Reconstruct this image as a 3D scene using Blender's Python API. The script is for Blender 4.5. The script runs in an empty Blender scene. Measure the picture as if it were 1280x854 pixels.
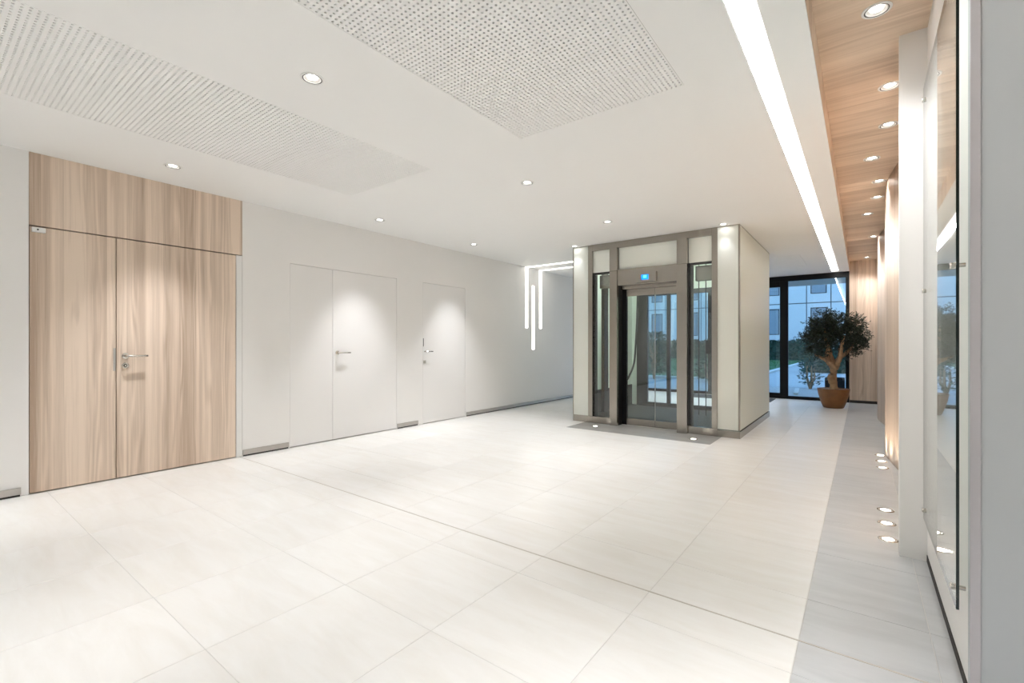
import bpy, bmesh, math, random
from mathutils import Vector, Matrix
random.seed(7)
C = bpy.context.scene.collection
SC = bpy.context.scene
PI = math.pi

# ------------------------------------------------------------------ camera, world, exposure
EYE = 1.173
YAW = math.atan2(437.0, 578.0)
cd = bpy.data.cameras.new('camera'); co = bpy.data.objects.new('camera', cd); C.objects.link(co)
co.location = (0, 0, EYE); co.rotation_euler = (PI / 2, 0, YAW)
cd.sensor_width = 36.0; cd.lens = 578.0 / 1280 * 36; cd.shift_y = 5.0 / 1280
cd.clip_start = 0.02; cd.clip_end = 300
SC.camera = co

wd = bpy.data.worlds.new('dusk_sky'); SC.world = wd; wd.use_nodes = True
nt = wd.node_tree; nt.nodes.clear()
wo = nt.nodes.new('ShaderNodeOutputWorld'); bg = nt.nodes.new('ShaderNodeBackground')
tc = nt.nodes.new('ShaderNodeTexCoord'); sx = nt.nodes.new('ShaderNodeSeparateXYZ')
cr = nt.nodes.new('ShaderNodeValToRGB')
cr.color_ramp.elements[0].position = 0.0; cr.color_ramp.elements[0].color = (.42, .64, .92, 1)
cr.color_ramp.elements[1].position = 0.8; cr.color_ramp.elements[1].color = (.22, .44, .82, 1)
nt.links.new(tc.outputs['Generated'], sx.inputs[0]); nt.links.new(sx.outputs['Z'], cr.inputs[0])
nt.links.new(cr.outputs[0], bg.inputs[0]); nt.links.new(bg.outputs[0], wo.inputs[0])
bg.inputs[1].default_value = 1.0

vs = SC.view_settings
vs.view_transform = 'Standard'; vs.look = 'None'; vs.gamma = 1.0; vs.use_curve_mapping = False
vs.exposure = 1.32
SC.cycles.max_bounces = 10; SC.cycles.diffuse_bounces = 6; SC.cycles.glossy_bounces = 5
SC.cycles.transparent_max_bounces = 24; SC.cycles.caustics_reflective = False
SC.cycles.sample_clamp_indirect = 6.0

DOWN_W = 65.0      # ceiling downlights
TIMB_W = 64.0      # downlights in the timber ceiling
UP_W = 1.2         # floor uplights
SLOT_E = 19.0       # light slot emission
LINE_E = 2.1       # wall light lines
WARM = (1.0, 1.005, 1.04)

# ------------------------------------------------------------------ materials
def mat(name):
    m = bpy.data.materials.new(name); m.use_nodes = True
    n = m.node_tree; b = n.nodes['Principled BSDF']
    return m, n, b
def plain(name, col, rough=.5, metal=0.0, noise=0.0, scale=8.0, bump=0.0, bscale=200.0, coat=0.0, spec=.5):
    m, n, b = mat(name)
    b.inputs['Roughness'].default_value = rough; b.inputs['Metallic'].default_value = metal
    b.inputs['Specular IOR Level'].default_value = spec
    if coat: b.inputs['Coat Weight'].default_value = coat; b.inputs['Coat Roughness'].default_value = .03
    tcn = n.nodes.new('ShaderNodeTexCoord')
    nz = n.nodes.new('ShaderNodeTexNoise'); nz.inputs['Scale'].default_value = scale; nz.inputs['Detail'].default_value = 5
    n.links.new(tcn.outputs['Object'], nz.inputs['Vector'])
    mx = n.nodes.new('ShaderNodeMixRGB'); mx.blend_type = 'MIX'
    lo = [c * (1 - noise) for c in col]; hi = [min(1, c * (1 + noise)) for c in col]
    mx.inputs[1].default_value = (*lo, 1); mx.inputs[2].default_value = (*hi, 1)
    n.links.new(nz.outputs['Fac'], mx.inputs[0]); n.links.new(mx.outputs[0], b.inputs['Base Color'])
    if bump:
        n2 = n.nodes.new('ShaderNodeTexNoise'); n2.inputs['Scale'].default_value = bscale
        n.links.new(tcn.outputs['Object'], n2.inputs['Vector'])
        bp = n.nodes.new('ShaderNodeBump'); bp.inputs['Strength'].default_value = bump; bp.inputs['Distance'].default_value = .002
        n.links.new(n2.outputs['Fac'], bp.inputs['Height']); n.links.new(bp.outputs[0], b.inputs['Normal'])
    return m
def emis(name, col, strength):
    m = bpy.data.materials.new(name); m.use_nodes = True; n = m.node_tree; n.nodes.clear()
    o = n.nodes.new('ShaderNodeOutputMaterial'); e = n.nodes.new('ShaderNodeEmission')
    e.inputs[0].default_value = (*col, 1); e.inputs[1].default_value = strength
    n.links.new(e.outputs[0], o.inputs[0]); return m
def glass(name, tint, f0=.04, refl=(1, 1, 1)):
    m = bpy.data.materials.new(name); m.use_nodes = True; n = m.node_tree; n.nodes.clear()
    L = n.links; N = n.nodes.new
    o = N('ShaderNodeOutputMaterial'); mx = N('ShaderNodeMixShader'); t = N('ShaderNodeBsdfTransparent'); g = N('ShaderNodeBsdfGlossy')
    t.inputs[0].default_value = (*tint, 1); g.inputs[0].default_value = (*refl, 1); g.inputs['Roughness'].default_value = .004
    ge = N('ShaderNodeNewGeometry'); d = N('ShaderNodeVectorMath'); d.operation = 'DOT_PRODUCT'
    L.new(ge.outputs['Normal'], d.inputs[0]); L.new(ge.outputs['Incoming'], d.inputs[1])
    a = N('ShaderNodeMath'); a.operation = 'ABSOLUTE'; L.new(d.outputs['Value'], a.inputs[0])
    s = N('ShaderNodeMath'); s.operation = 'SUBTRACT'; s.inputs[0].default_value = 1; L.new(a.outputs[0], s.inputs[1])
    p = N('ShaderNodeMath'); p.operation = 'POWER'; p.inputs[1].default_value = 5; L.new(s.outputs[0], p.inputs[0])
    q = N('ShaderNodeMath'); q.operation = 'MULTIPLY_ADD'; q.inputs[1].default_value = 1 - f0; q.inputs[2].default_value = f0
    L.new(p.outputs[0], q.inputs[0]); L.new(q.outputs[0], mx.inputs[0]); L.new(t.outputs[0], mx.inputs[1]); L.new(g.outputs[0], mx.inputs[2])
    L.new(mx.outputs[0], o.inputs[0]); return m
def wood(name, across, along, light=(.78, .645, .525), dark=(.43, .32, .235), stave=.135, seed=0.0):
    """larch laminate: staves of varying tone, long streaks, some cathedral figure. across / along: 'X','Y','Z' of world space"""
    m, n, b = mat(name); L = n.links
    def N(t): return n.nodes.new(t)
    def M(op, a=None, b_=None, c=None):
        x = N('ShaderNodeMath'); x.operation = op
        for i, v in enumerate((a, b_, c)):
            if v is None: continue
            if isinstance(v, (int, float)): x.inputs[i].default_value = v
            else: L.new(v, x.inputs[i])
        return x.outputs[0]
    g = N('ShaderNodeNewGeometry'); s = N('ShaderNodeSeparateXYZ'); L.new(g.outputs['Position'], s.inputs[0])
    A = s.outputs[across]; G = s.outputs[along]
    idv = M('FLOOR', M('DIVIDE', M('ADD', A, seed), stave))
    wn = N('ShaderNodeTexWhiteNoise'); wn.noise_dimensions = '1D'; L.new(idv, wn.inputs['W'])
    r = wn.outputs['Value']
    def vec(sa, sg, off):
        c = N('ShaderNodeCombineXYZ')
        L.new(M('MULTIPLY', A, sa), c.inputs[0]); L.new(M('MULTIPLY', G, sg), c.inputs[1]); L.new(M('MULTIPLY', r, off), c.inputs[2])
        return c.outputs[0]
    def noise(v, detail=4, rough=.55):
        x = N('ShaderNodeTexNoise'); x.inputs['Scale'].default_value = 1; x.inputs['Detail'].default_value = detail; x.inputs['Roughness'].default_value = rough
        L.new(v, x.inputs['Vector']); return x.outputs['Fac']
    fine = noise(vec(150, 2.2, 17), 4, .6)
    streak = noise(vec(17, .22, 31), 3)
    warp = noise(vec(5, .42, 53), 2)
    wave = M('SINE', M('MULTIPLY', M('ADD', M('MULTIPLY', warp, .55), M('MULTIPLY', A, 1.5)), 95.0))
    mask = M('SMOOTH_MIN', 1.0, M('MAXIMUM', M('MULTIPLY', M('SUBTRACT', noise(vec(9, .25, 71), 2), .47), 7.0), 0.0), .1)
    wv = M('MULTIPLY', M('MULTIPLY', wave, mask), .15)
    f = M('ADD', M('MULTIPLY', M('SUBTRACT', fine, .5), .55), M('MULTIPLY', M('SUBTRACT', streak, .5), 1.15))
    f = M('ADD', f, wv); f = M('ADD', f, M('MULTIPLY', M('SUBTRACT', r, .5), .50)); f = M('ADD', f, .52)
    cr_ = N('ShaderNodeValToRGB'); cr_.color_ramp.elements[0].color = (*dark, 1); cr_.color_ramp.elements[1].color = (*light, 1)
    cr_.color_ramp.elements[0].position = .08; cr_.color_ramp.elements[1].position = .8
    L.new(f, cr_.inputs[0]); L.new(cr_.outputs[0], b.inputs['Base Color'])
    b.inputs['Roughness'].default_value = .5; b.inputs['Specular IOR Level'].default_value = .35
    bp = N('ShaderNodeBump'); bp.inputs['Strength'].default_value = .12; bp.inputs['Distance'].default_value = .002
    L.new(f, bp.inputs['Height']); L.new(bp.outputs[0], b.inputs['Normal'])
    return m
def stone(name, base, vein, rough):
    """large format porcelain with soft cloudy streaks lying along x, every tile offset by its own random value"""
    m, n, b = mat(name); L = n.links; N = n.nodes.new
    g = N('ShaderNodeNewGeometry'); oi = N('ShaderNodeObjectInfo')
    mp = N('ShaderNodeMapping'); mp.inputs['Scale'].default_value = (1.1, 5.5, 1); mp.inputs['Rotation'].default_value = (0, 0, .12)
    cmb = N('ShaderNodeCombineXYZ'); mm = N('ShaderNodeMath'); mm.operation = 'MULTIPLY'; mm.inputs[1].default_value = 37
    L.new(oi.outputs['Random'], mm.inputs[0]); L.new(mm.outputs[0], cmb.inputs[2])
    ad = N('ShaderNodeVectorMath'); L.new(g.outputs['Position'], ad.inputs[0]); L.new(cmb.outputs[0], ad.inputs[1]); L.new(ad.outputs[0], mp.inputs[0])
    nz = N('ShaderNodeTexNoise'); nz.inputs['Scale'].default_value = 1.6; nz.inputs['Detail'].default_value = 7; nz.inputs['Roughness'].default_value = .62; nz.inputs['Distortion'].default_value = .6
    L.new(mp.outputs[0], nz.inputs['Vector'])
    r = N('ShaderNodeValToRGB'); r.color_ramp.elements[0].position = .34; r.color_ramp.elements[1].position = .62
    r.color_ramp.elements[0].color = (*vein, 1); r.color_ramp.elements[1].color = (*base, 1)
    L.new(nz.outputs['Fac'], r.inputs[0])
    hs = N('ShaderNodeHueSaturation'); vv = N('ShaderNodeMath'); vv.operation = 'MULTIPLY_ADD'; vv.inputs[1].default_value = .03; vv.inputs[2].default_value = .985
    L.new(oi.outputs['Random'], vv.inputs[0]); L.new(vv.outputs[0], hs.inputs['Value']); L.new(r.outputs[0], hs.inputs['Color'])
    L.new(hs.outputs[0], b.inputs['Base Color'])
    b.inputs['Roughness'].default_value = rough; b.inputs['Specular IOR Level'].default_value = .4
    return m
def steel(name, col, rough, streak='Z'):
    m, n, b = mat(name); L = n.links; N = n.nodes.new
    b.inputs['Metallic'].default_value = 1; b.inputs['Roughness'].default_value = rough
    g = N('ShaderNodeNewGeometry'); mp = N('ShaderNodeMapping')
    sc = {'X': (2, 300, 300), 'Z': (300, 300, 2)}[streak]; mp.inputs['Scale'].default_value = sc
    nz = N('ShaderNodeTexNoise'); nz.inputs['Scale'].default_value = 1; nz.inputs['Detail'].default_value = 3
    L.new(g.outputs['Position'], mp.inputs[0]); L.new(mp.outputs[0], nz.inputs['Vector'])
    mx = N('ShaderNodeMixRGB'); mx.inputs[1].default_value = (*[c * .9 for c in col], 1); mx.inputs[2].default_value = (*[min(1, c * 1.1) for c in col], 1)
    L.new(nz.outputs['Fac'], mx.inputs[0]); L.new(mx.outputs[0], b.inputs['Base Color'])
    bp = N('ShaderNodeBump'); bp.inputs['Strength'].default_value = .08; bp.inputs['Distance'].default_value = .001
    L.new(nz.outputs['Fac'], bp.inputs['Height']); L.new(bp.outputs[0], b.inputs['Normal'])
    return m

M = {}
M['wall'] = plain('wall_paint', (.84, .83, .81), .75, noise=.012, scale=3, bump=.05, bscale=350)
M['wall_dimmed'] = plain('wall_paint_shade_tinted', (.50, .525, .54), .7, noise=.012, scale=3)  # white wall, with the dimmer, cooler light at the return put into its colour
M['strip'] = plain('metal_floor_strip', (.60, .56, .50), .4, .3, noise=.05, scale=30)
M['ceiling'] = plain('ceiling_paint', (.88, .88, .865), .85, noise=.01, scale=2, bump=.04, bscale=300)
M['door_white'] = plain('white_door_lacquer', (.84, .83, .815), .42, noise=.008, scale=3)
M['tile'] = stone('cream_porcelain', (.845, .84, .815), (.80, .785, .745), .30)
M['grey_tile'] = stone('grey_porcelain', (.54, .553, .56), (.47, .483, .49), .34)
M['mat_tile'] = stone('mid_grey_porcelain', (.33, .325, .31), (.27, .265, .25), .34)
M['grout'] = plain('grout', (.66, .65, .62), .9, noise=.06, scale=30)
M['steel'] = steel('brushed_steel', (.37, .345, .31), .26, 'Z')
M['steel_h'] = steel('brushed_steel_lengthwise', (.37, .345, .31), .26, 'X')
M['chrome'] = plain('satin_nickel', (.62, .59, .54), .22, 1.0, noise=.05, scale=40)
M['plinth'] = plain('aluminium_plinth', (.50, .48, .45), .42, .6, noise=.04, scale=25)
M['dark'] = plain('dark_recess', (.03, .026, .022), .7, noise=.2, scale=20)
M['black_frame'] = plain('black_frame_coating', (.008, .008, .009), .45, noise=.15, scale=25, spec=.15)
M['shaft_frame'] = plain('dark_bronze_frame', (.014, .012, .012), .4, 0.0, noise=.12, scale=25)
M['cream_panel'] = plain('cream_back_painted_glass', (.71, .735, .685), .38, noise=.01, scale=4, coat=.08)
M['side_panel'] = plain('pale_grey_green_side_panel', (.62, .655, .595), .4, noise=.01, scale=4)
M['transom'] = plain('pale_green_back_painted_glass', (.88, .91, .84), .3, noise=.01, scale=4, coat=.5)
M['shaft_wall'] = plain('pale_shaft_lining', (.74, .80, .74), .45, noise=.05, scale=5)
M['shaft_floor'] = plain('dark_pit_floor', (.02, .021, .021), .55, noise=.15, scale=10)
M['lift_glass'] = glass('lift_glass', (.955, .985, .975), .045)
M['window_glass'] = glass('window_glass', (.88, .95, .96), .045)
M['panel_glass'] = glass('clear_panel_glass', (.95, .975, .965), .045)
M['glass_edge'] = plain('dark_green_glass_edge', (.004, .012, .011), .12, noise=.1, scale=20)
M['wood_door'] = wood('larch_laminate_upright', 'Y', 'Z')
M['wood_end'] = wood('larch_laminate_end_wall', 'X', 'Z', seed=3.3)
M['wood_curve'] = wood('larch_veneer_curved', 'Y', 'Z', light=(.72, .58, .47), dark=(.52, .40, .31), stave=.14, seed=1.7)
M['wood_ceiling'] = wood('larch_laminate_ceiling', 'Y', 'X', light=(.80, .655, .515), dark=(.54, .405, .295), stave=.16, seed=.6)
M['white_metal'] = plain('white_metal', (.80, .80, .78), .35, noise=.01, scale=30)
M['ring_dark'] = plain('lamp_gap_shadow', (.10, .10, .095), .6, noise=.1, scale=60)
M['lilac'] = plain('lilac_grey_edge_trim', (.50, .48, .50), .5, noise=.03, scale=12)
M['felt'] = plain('grey_acoustic_felt', (.34, .33, .31), .95, noise=.08, scale=120)
M['lens'] = emis('lamp_lens', (1, .97, .93), 16.0)
M['up_lens'] = emis('uplight_lens', (1, .95, .86), 6.0)
M['up_glass'] = plain('uplight_frosted_glass', (.55, .53, .48), .15, noise=.05, scale=60)
M['slot'] = emis('slot_diffuser', (1, .985, .965), SLOT_E)
M['line'] = emis('line_light_diffuser', (1, .93, .86), LINE_E)
M['shaft_fill_light'] = emis('added_shaft_fill', (.95, 1, .93), 22.0)
M['screen_blue'] = emis('blue_display', (.005, .22, 1.0), 1.0)
M['screen_light'] = emis('pale_blue_display', (.10, .42, 1.0), 1.1)
M['rubber'] = plain('black_rubber', (.012, .012, .012), .6, noise=.1, scale=30)
M['yellow'] = plain('yellow_buffer_paint', (.45, .30, .02), .5, noise=.1, scale=30)
M['rust'] = plain('rusty_brown_glaze', (.20, .082, .022), .55, noise=.3, scale=9, bump=.3, bscale=60)
M['soil'] = plain('pale_gravel', (.30, .25, .20), .9, noise=.4, scale=90, bump=.8, bscale=120)
M['bark'] = plain('olive_bark', (.33, .21, .12), .9, noise=.45, scale=16, bump=1.0, bscale=45)
M['twig'] = plain('dark_twig', (.06, .05, .03), .9, noise=.3, scale=20)
def leafmat(name, c1, c2):
    m, n, b = mat(name); g = n.nodes.new('ShaderNodeNewGeometry'); r = n.nodes.new('ShaderNodeValToRGB')
    r.color_ramp.elements[0].color = (*c1, 1); r.color_ramp.elements[1].color = (*c2, 1)
    n.links.new(g.outputs['Random Per Island'], r.inputs[0]); n.links.new(r.outputs[0], b.inputs['Base Color'])
    b.inputs['Roughness'].default_value = .5; return m
M['leaf'] = leafmat('olive_leaf', (.006, .012, .006), (.026, .042, .020))
M['hedge'] = leafmat('hedge_leaf', (.008, .035, .026), (.02, .085, .05))
M['grass'] = leafmat('grass_blade', (.03, .12, .03), (.06, .22, .05))
M['lawn'] = plain('lawn_soil', (.035, .12, .035), .9, noise=.3, scale=3)
M['paving'] = plain('concrete_paving', (.44, .45, .45), .8, noise=.10, scale=2.5, bump=.2, bscale=60)
M['kerb'] = plain('pale_kerb', (.62, .62, .60), .8, noise=.06, scale=6)
M['facade'] = plain('pale_facade_panel', (.66, .70, .72), .7, noise=.05, scale=.6)
M['facade_gap'] = plain('facade_joint', (.14, .15, .16), .8, noise=.1, scale=3)
M['facade_glass'] = plain('facade_window_glass', (.22, .29, .35), .12, noise=.1, scale=1, spec=.6)
M['concrete'] = plain('grey_concrete', (.42, .42, .40), .8, noise=.12, scale=5)
M['doormat'] = plain('charcoal_mat', (.07, .07, .07), .95, noise=.3, scale=150, bump=.8, bscale=400)

# ------------------------------------------------------------------ mesh helpers
class MB:
    def __init__(s): s.v = []; s.f = []; s.m = []; s.sm = []
    def face(s, pts, mi=0, smooth=False):
        i = len(s.v); s.v += [tuple(p) for p in pts]; s.f.append(tuple(range(i, i + len(pts)))); s.m.append(mi); s.sm.append(smooth)
    def idx(s, verts, faces, mi=0, smooth=False):
        i = len(s.v); s.v += [tuple(p) for p in verts]
        for f in faces: s.f.append(tuple(k + i for k in f)); s.m.append(mi); s.sm.append(smooth)
    def box(s, x0, x1, y0, y1, z0, z1, mi=0):
        x0, x1 = min(x0, x1), max(x0, x1); y0, y1 = min(y0, y1), max(y0, y1); z0, z1 = min(z0, z1), max(z0, z1)
        v = [(x, y, z) for z in (z0, z1) for y in (y0, y1) for x in (x0, x1)]
        s.idx(v, [(0, 2, 3, 1), (4, 5, 7, 6), (0, 1, 5, 4), (2, 6, 7, 3), (0, 4, 6, 2), (1, 3, 7, 5)], mi)
        return s
    def bevbox(s, x0, x1, y0, y1, z0, z1, b=.004, mi=0):
        bm = bmesh.new(); bmesh.ops.create_cube(bm, size=1)
        for v in bm.verts: v.co = ((x0 + x1) / 2 + v.co.x * (x1 - x0), (y0 + y1) / 2 + v.co.y * (y1 - y0), (z0 + z1) / 2 + v.co.z * (z1 - z0))
        bmesh.ops.bevel(bm, geom=bm.edges[:], offset=b, segments=2, affect='EDGES', profile=.5)
        bm.verts.index_update(); s.idx([v.co[:] for v in bm.verts], [[v.index for v in f.verts] for f in bm.faces], mi); bm.free(); return s
    def lathe(s, prof, n=32, cx=0, cy=0, cz=0, mi=0, axis='Z', smooth=True, mis=None, cap=False):
        vs_ = []
        for (r, z) in prof:
            for k in range(n):
                a = 2 * PI * k / n; p = (r * math.cos(a), r * math.sin(a), z)
                if axis == 'X': p = (p[2], p[0], p[1])
                elif axis == 'Y': p = (p[1], p[2], p[0])
                vs_.append((cx + p[0], cy + p[1], cz + p[2]))
        i0 = len(s.v); s.v += vs_
        for j in range(len(prof) - 1):
            for k in range(n):
                k2 = (k + 1) % n
                s.f.append((i0 + j * n + k, i0 + j * n + k2, i0 + (j + 1) * n + k2, i0 + (j + 1) * n + k)); s.m.append(mis[j] if mis else mi); s.sm.append(smooth)
        if cap:
            s.f.append(tuple(i0 + k for k in range(n))[::-1]); s.m.append(mis[0] if mis else mi); s.sm.append(False)
            s.f.append(tuple(i0 + (len(prof) - 1) * n + k for k in range(n))); s.m.append(mis[-1] if mis else mi); s.sm.append(False)
        return s
    def tube(s, pts, rad, n=8, mi=0, caps=True):
        pts = [Vector(p) for p in pts]
        if isinstance(rad, (int, float)): rad = [rad] * len(pts)
        up = Vector((.31, .17, .93)).normalized(); i0 = len(s.v)
        for i, p in enumerate(pts):
            t = (pts[min(i + 1, len(pts) - 1)] - pts[max(i - 1, 0)]).normalized()
            a = t.cross(up)
            if a.length < 1e-3: a = t.cross(Vector((1, 0, 0)))
            a.normalize(); b = t.cross(a)
            for k in range(n):
                an = 2 * PI * k / n; q = p + (a * math.cos(an) + b * math.sin(an)) * rad[i]; s.v.append(tuple(q))
        for i in range(len(pts) - 1):
            for k in range(n):
                k2 = (k + 1) % n
                s.f.append((i0 + i * n + k, i0 + i * n + k2, i0 + (i + 1) * n + k2, i0 + (i + 1) * n + k)); s.m.append(mi); s.sm.append(True)
        if caps:
            s.f.append(tuple(i0 + k for k in range(n))); s.m.append(mi); s.sm.append(False)
            s.f.append(tuple(i0 + (len(pts) - 1) * n + k for k in range(n))[::-1]); s.m.append(mi); s.sm.append(False)
        return s
    def mesh(s, name, mats):
        me = bpy.data.meshes.new(name); me.from_pydata(s.v, [], s.f); me.validate(clean_customdata=False)
        for m in (mats if isinstance(mats, (list, tuple)) else [mats]): me.materials.append(m)
        if len(me.polygons) == len(s.m):
            me.polygons.foreach_set('material_index', s.m); me.polygons.foreach_set('use_smooth', s.sm)
        me.update()
        bm = bmesh.new(); bm.from_mesh(me); bmesh.ops.recalc_face_normals(bm, faces=bm.faces[:]); bm.to_mesh(me); bm.free()
        return me
    def build(s, name, mats, parent=None, loc=(0, 0, 0)):
        return put(name, s.mesh(name, mats), parent, loc)
def put(name, me, parent=None, loc=(0, 0, 0)):
    o = bpy.data.objects.new(name, me); C.objects.link(o); o.location = loc
    if parent: o.parent = parent
    return o
def tag(o, label=None, cat=None, group=None, kind=None):
    if label: o['label'] = label
    if cat: o['category'] = cat
    if group: o['group'] = group
    if kind: o['kind'] = kind
    return o
def empty(name, loc=(0, 0, 0)):
    o = bpy.data.objects.new(name, None); C.objects.link(o); o.location = loc; o.empty_display_size = .1; return o
def thing(name, label, cat, loc=(0, 0, 0), group=None): return tag(empty(name, loc), label, cat, group)
def struct(o, label=None): return tag(o, label, None, None, 'structure')
def rel(mb, loc):
    mb.v = [(a - loc[0], b - loc[1], c - loc[2]) for a, b, c in mb.v]; return mb
def part(mb, name, mats, parent):
    """mesh given in world coordinates, stored relative to its parent"""
    p = parent; loc = Vector((0, 0, 0))
    while p: loc += p.location; p = p.parent
    return rel(mb, loc).build(name, mats, parent)

def slab(u0, u1, v0, v1, holes, w0, w1, to3):
    """slab in the u/v plane between w0 and w1 with rectangular holes; to3 maps (u,v,w) to xyz"""
    us = sorted({u0, u1, *[h[0] for h in holes], *[h[1] for h in holes]}); vs_ = sorted({v0, v1, *[h[2] for h in holes], *[h[3] for h in holes]})
    us = [u for u in us if u0 <= u <= u1]; vs_ = [v for v in vs_ if v0 <= v <= v1]
    nu, nv = len(us) - 1, len(vs_) - 1
    sol = [[True] * nv for _ in range(nu)]
    for h in holes:
        for i in range(nu):
            if us[i] < h[0] - 1e-6 or us[i + 1] > h[1] + 1e-6: continue
            for j in range(nv):
                if vs_[j] >= h[2] - 1e-6 and vs_[j + 1] <= h[3] + 1e-6: sol[i][j] = False
    # merge cells along u to keep it light
    mb = MB()
    S = lambda i, j: 0 <= i < nu and 0 <= j < nv and sol[i][j]
    for i in range(nu):
        for j in range(nv):
            if not sol[i][j]: continue
            a, b, c, d = us[i], us[i + 1], vs_[j], vs_[j + 1]
            for w in (w0, w1): mb.face([to3(a, c, w), to3(b, c, w), to3(b, d, w), to3(a, d, w)])
            if not S(i - 1, j): mb.face([to3(a, c, w0), to3(a, d, w0), to3(a, d, w1), to3(a, c, w1)])
            if not S(i + 1, j): mb.face([to3(b, c, w0), to3(b, d, w0), to3(b, d, w1), to3(b, c, w1)])
            if not S(i, j - 1): mb.face([to3(a, c, w0), to3(b, c, w0), to3(b, c, w1), to3(a, c, w1)])
            if not S(i, j + 1): mb.face([to3(a, d, w0), to3(b, d, w0), to3(b, d, w1), to3(a, d, w1)])
    bm = bmesh.new(); vv = [bm.verts.new(v) for v in mb.v]
    for f in mb.f: bm.faces.new([vv[k] for k in f])
    bmesh.ops.remove_doubles(bm, verts=bm.verts[:], dist=1e-5)
    out = MB(); bm.verts.index_update(); out.idx([v.co[:] for v in bm.verts], [[v.index for v in f.verts] for f in bm.faces]); bm.free()
    return out

# ------------------------------------------------------------------ dimensions (metres)
XL = -5.22; XS = -.20; XG = .285; YW = 11.75; YB = -4.0; H = 2.70; HT = 2.90; XR = 1.6; YR = 2.13
LX0, LX1, LY0, LY1 = -3.60, -1.22, 6.35, 8.68        # lift enclosure
MATX0, MATX1, MATY0 = -3.39, -1.43, 5.77

# ------------------------------------------------------------------ floor: slab, tiles, metal strip
floor = struct(MB().box(XL - .2, XR + .2, YB - .2, YW + .1, -.15, -.0016).build('floor', M['grout']))
GAP = .0012
tile_cache = {}
def tile(x0, x1, y0, y1, m, z=0.0):
    if x1 - x0 < .01 or y1 - y0 < .01: return
    key = (round(x1 - x0, 3), round(y1 - y0, 3), m.name)
    if key not in tile_cache:
        w, d = key[0] / 2 - GAP, key[1] / 2 - GAP
        mb = MB(); b = .0012
        v = [(-w, -d, -.0015), (w, -d, -.0015), (w, d, -.0015), (-w, d, -.0015), (-w, -d, -b), (w, -d, -b), (w, d, -b), (-w, d, -b),
             (-w + b, -d + b, 0), (w - b, -d + b, 0), (w - b, d - b, 0), (-w + b, d - b, 0)]
        mb.idx(v, [(0, 1, 5, 4), (1, 2, 6, 5), (2, 3, 7, 6), (3, 0, 4, 7), (4, 5, 9, 8), (5, 6, 10, 9), (6, 7, 11, 10), (7, 4, 8, 11), (8, 9, 10, 11)])
        tile_cache[key] = mb.mesh('floor_tile', m)
    put('floor_tile', tile_cache[key], floor, ((x0 + x1) / 2, (y0 + y1) / 2, z))
TY = 2.155                                            # metal movement strip
ys = [1.922 + .606 * k for k in range(-10, 17)]
ys = [y for y in ys if YB < y < YW]
rows = sorted([YB] + ys + [TY - .004, TY + .004, YW])
rows = [(a, b) for a, b in zip(rows, rows[1:]) if b - a > .02]
xs = sorted([XL] + [-.2 - .607 * k for k in range(0, 9) if -.2 - .607 * k > XL + .05])
MAT = (MATX0, MATX1, MATY0, LY0 + .12); DM = (-3.3, -1.50, 10.85, 11.62)
def cut(r, h):
    x0, x1, y0, y1 = r
    if h[0] >= x1 or h[1] <= x0 or h[2] >= y1 or h[3] <= y0: return [r]
    out = []
    if h[0] > x0: out.append((x0, h[0], y0, y1))
    if h[1] < x1: out.append((h[1], x1, y0, y1))
    a, b = max(x0, h[0]), min(x1, h[1])
    if h[2] > y0: out.append((a, b, y0, h[2]))
    if h[3] < y1: out.append((a, b, h[3], y1))
    return out
for (y0, y1) in rows:
    for x0, x1 in zip(xs, xs[1:]):
        if x0 > LX0 and x1 < LX1 and y0 > LY0 + .1 and y1 < LY1: continue
        rs = [(x0, x1, y0, y1)]
        for h in (MAT, DM): rs = [q for r in rs for q in cut(r, h)]
        for q in rs: tile(*q, M['tile'])
    tile(XS, .222, y0, y1, M['grey_tile'])
    tile(.222, XG + .32 if y0 > YR else XG, y0, y1, M['grey_tile'])
    if y0 < YR:
        tile(XG, .90, y0, min(y1, YR), M['grey_tile']); tile(.90, XR, y0, min(y1, YR), M['grey_tile'])
w4 = (MATX1 - MATX0) / 3
for k in range(3):
    tile(MATX0 + k * w4, MATX0 + (k + 1) * w4, MATY0, LY0 + .12, M['mat_tile'])
struct(MB().box(XL, XG, TY - .0028, TY + .0028, -.0015, .0004).build('trim_1', M['strip']))
dm = tag(MB().bevbox(DM[0] + .006, DM[1] - .006, DM[2] + .006, DM[3] - .006, -.0015, .006, .002).build('door_mat', M['doormat']),
         'charcoal entrance mat let into the floor inside the glazed door, behind the glass lift', 'mat')

# ------------------------------------------------------------------ left wall with door openings
D1 = (.608, 2.117); D2 = (2.69, 4.215); D3 = (4.70, 5.62); DH = 2.115
holes = [(.608, 2.18, 0, H), (D2[0], D2[1], 0, DH), (D3[0], D3[1], 0, DH)]
wl = slab(YB, YW, 0, HT, holes, XL - .12, XL, lambda u, v, w: (w, u, v))
struct(wl.build('wall_left', M['wall']))
bb = MB()
for (a, b) in ((YB, .565), (2.182, 2.672), (4.222, 4.60), (5.65, YW - .08)):
    bb.box(XL, XL + .005, a + .004, b - .004, 0, .016, 1); bb.box(XL, XL + .014, a, b, .016, .068, 0)  # low strip coloured dark to stand for the shade under the plinth face
struct(bb.build('baseboard_left', [M['plinth'], M['dark']]))

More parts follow.
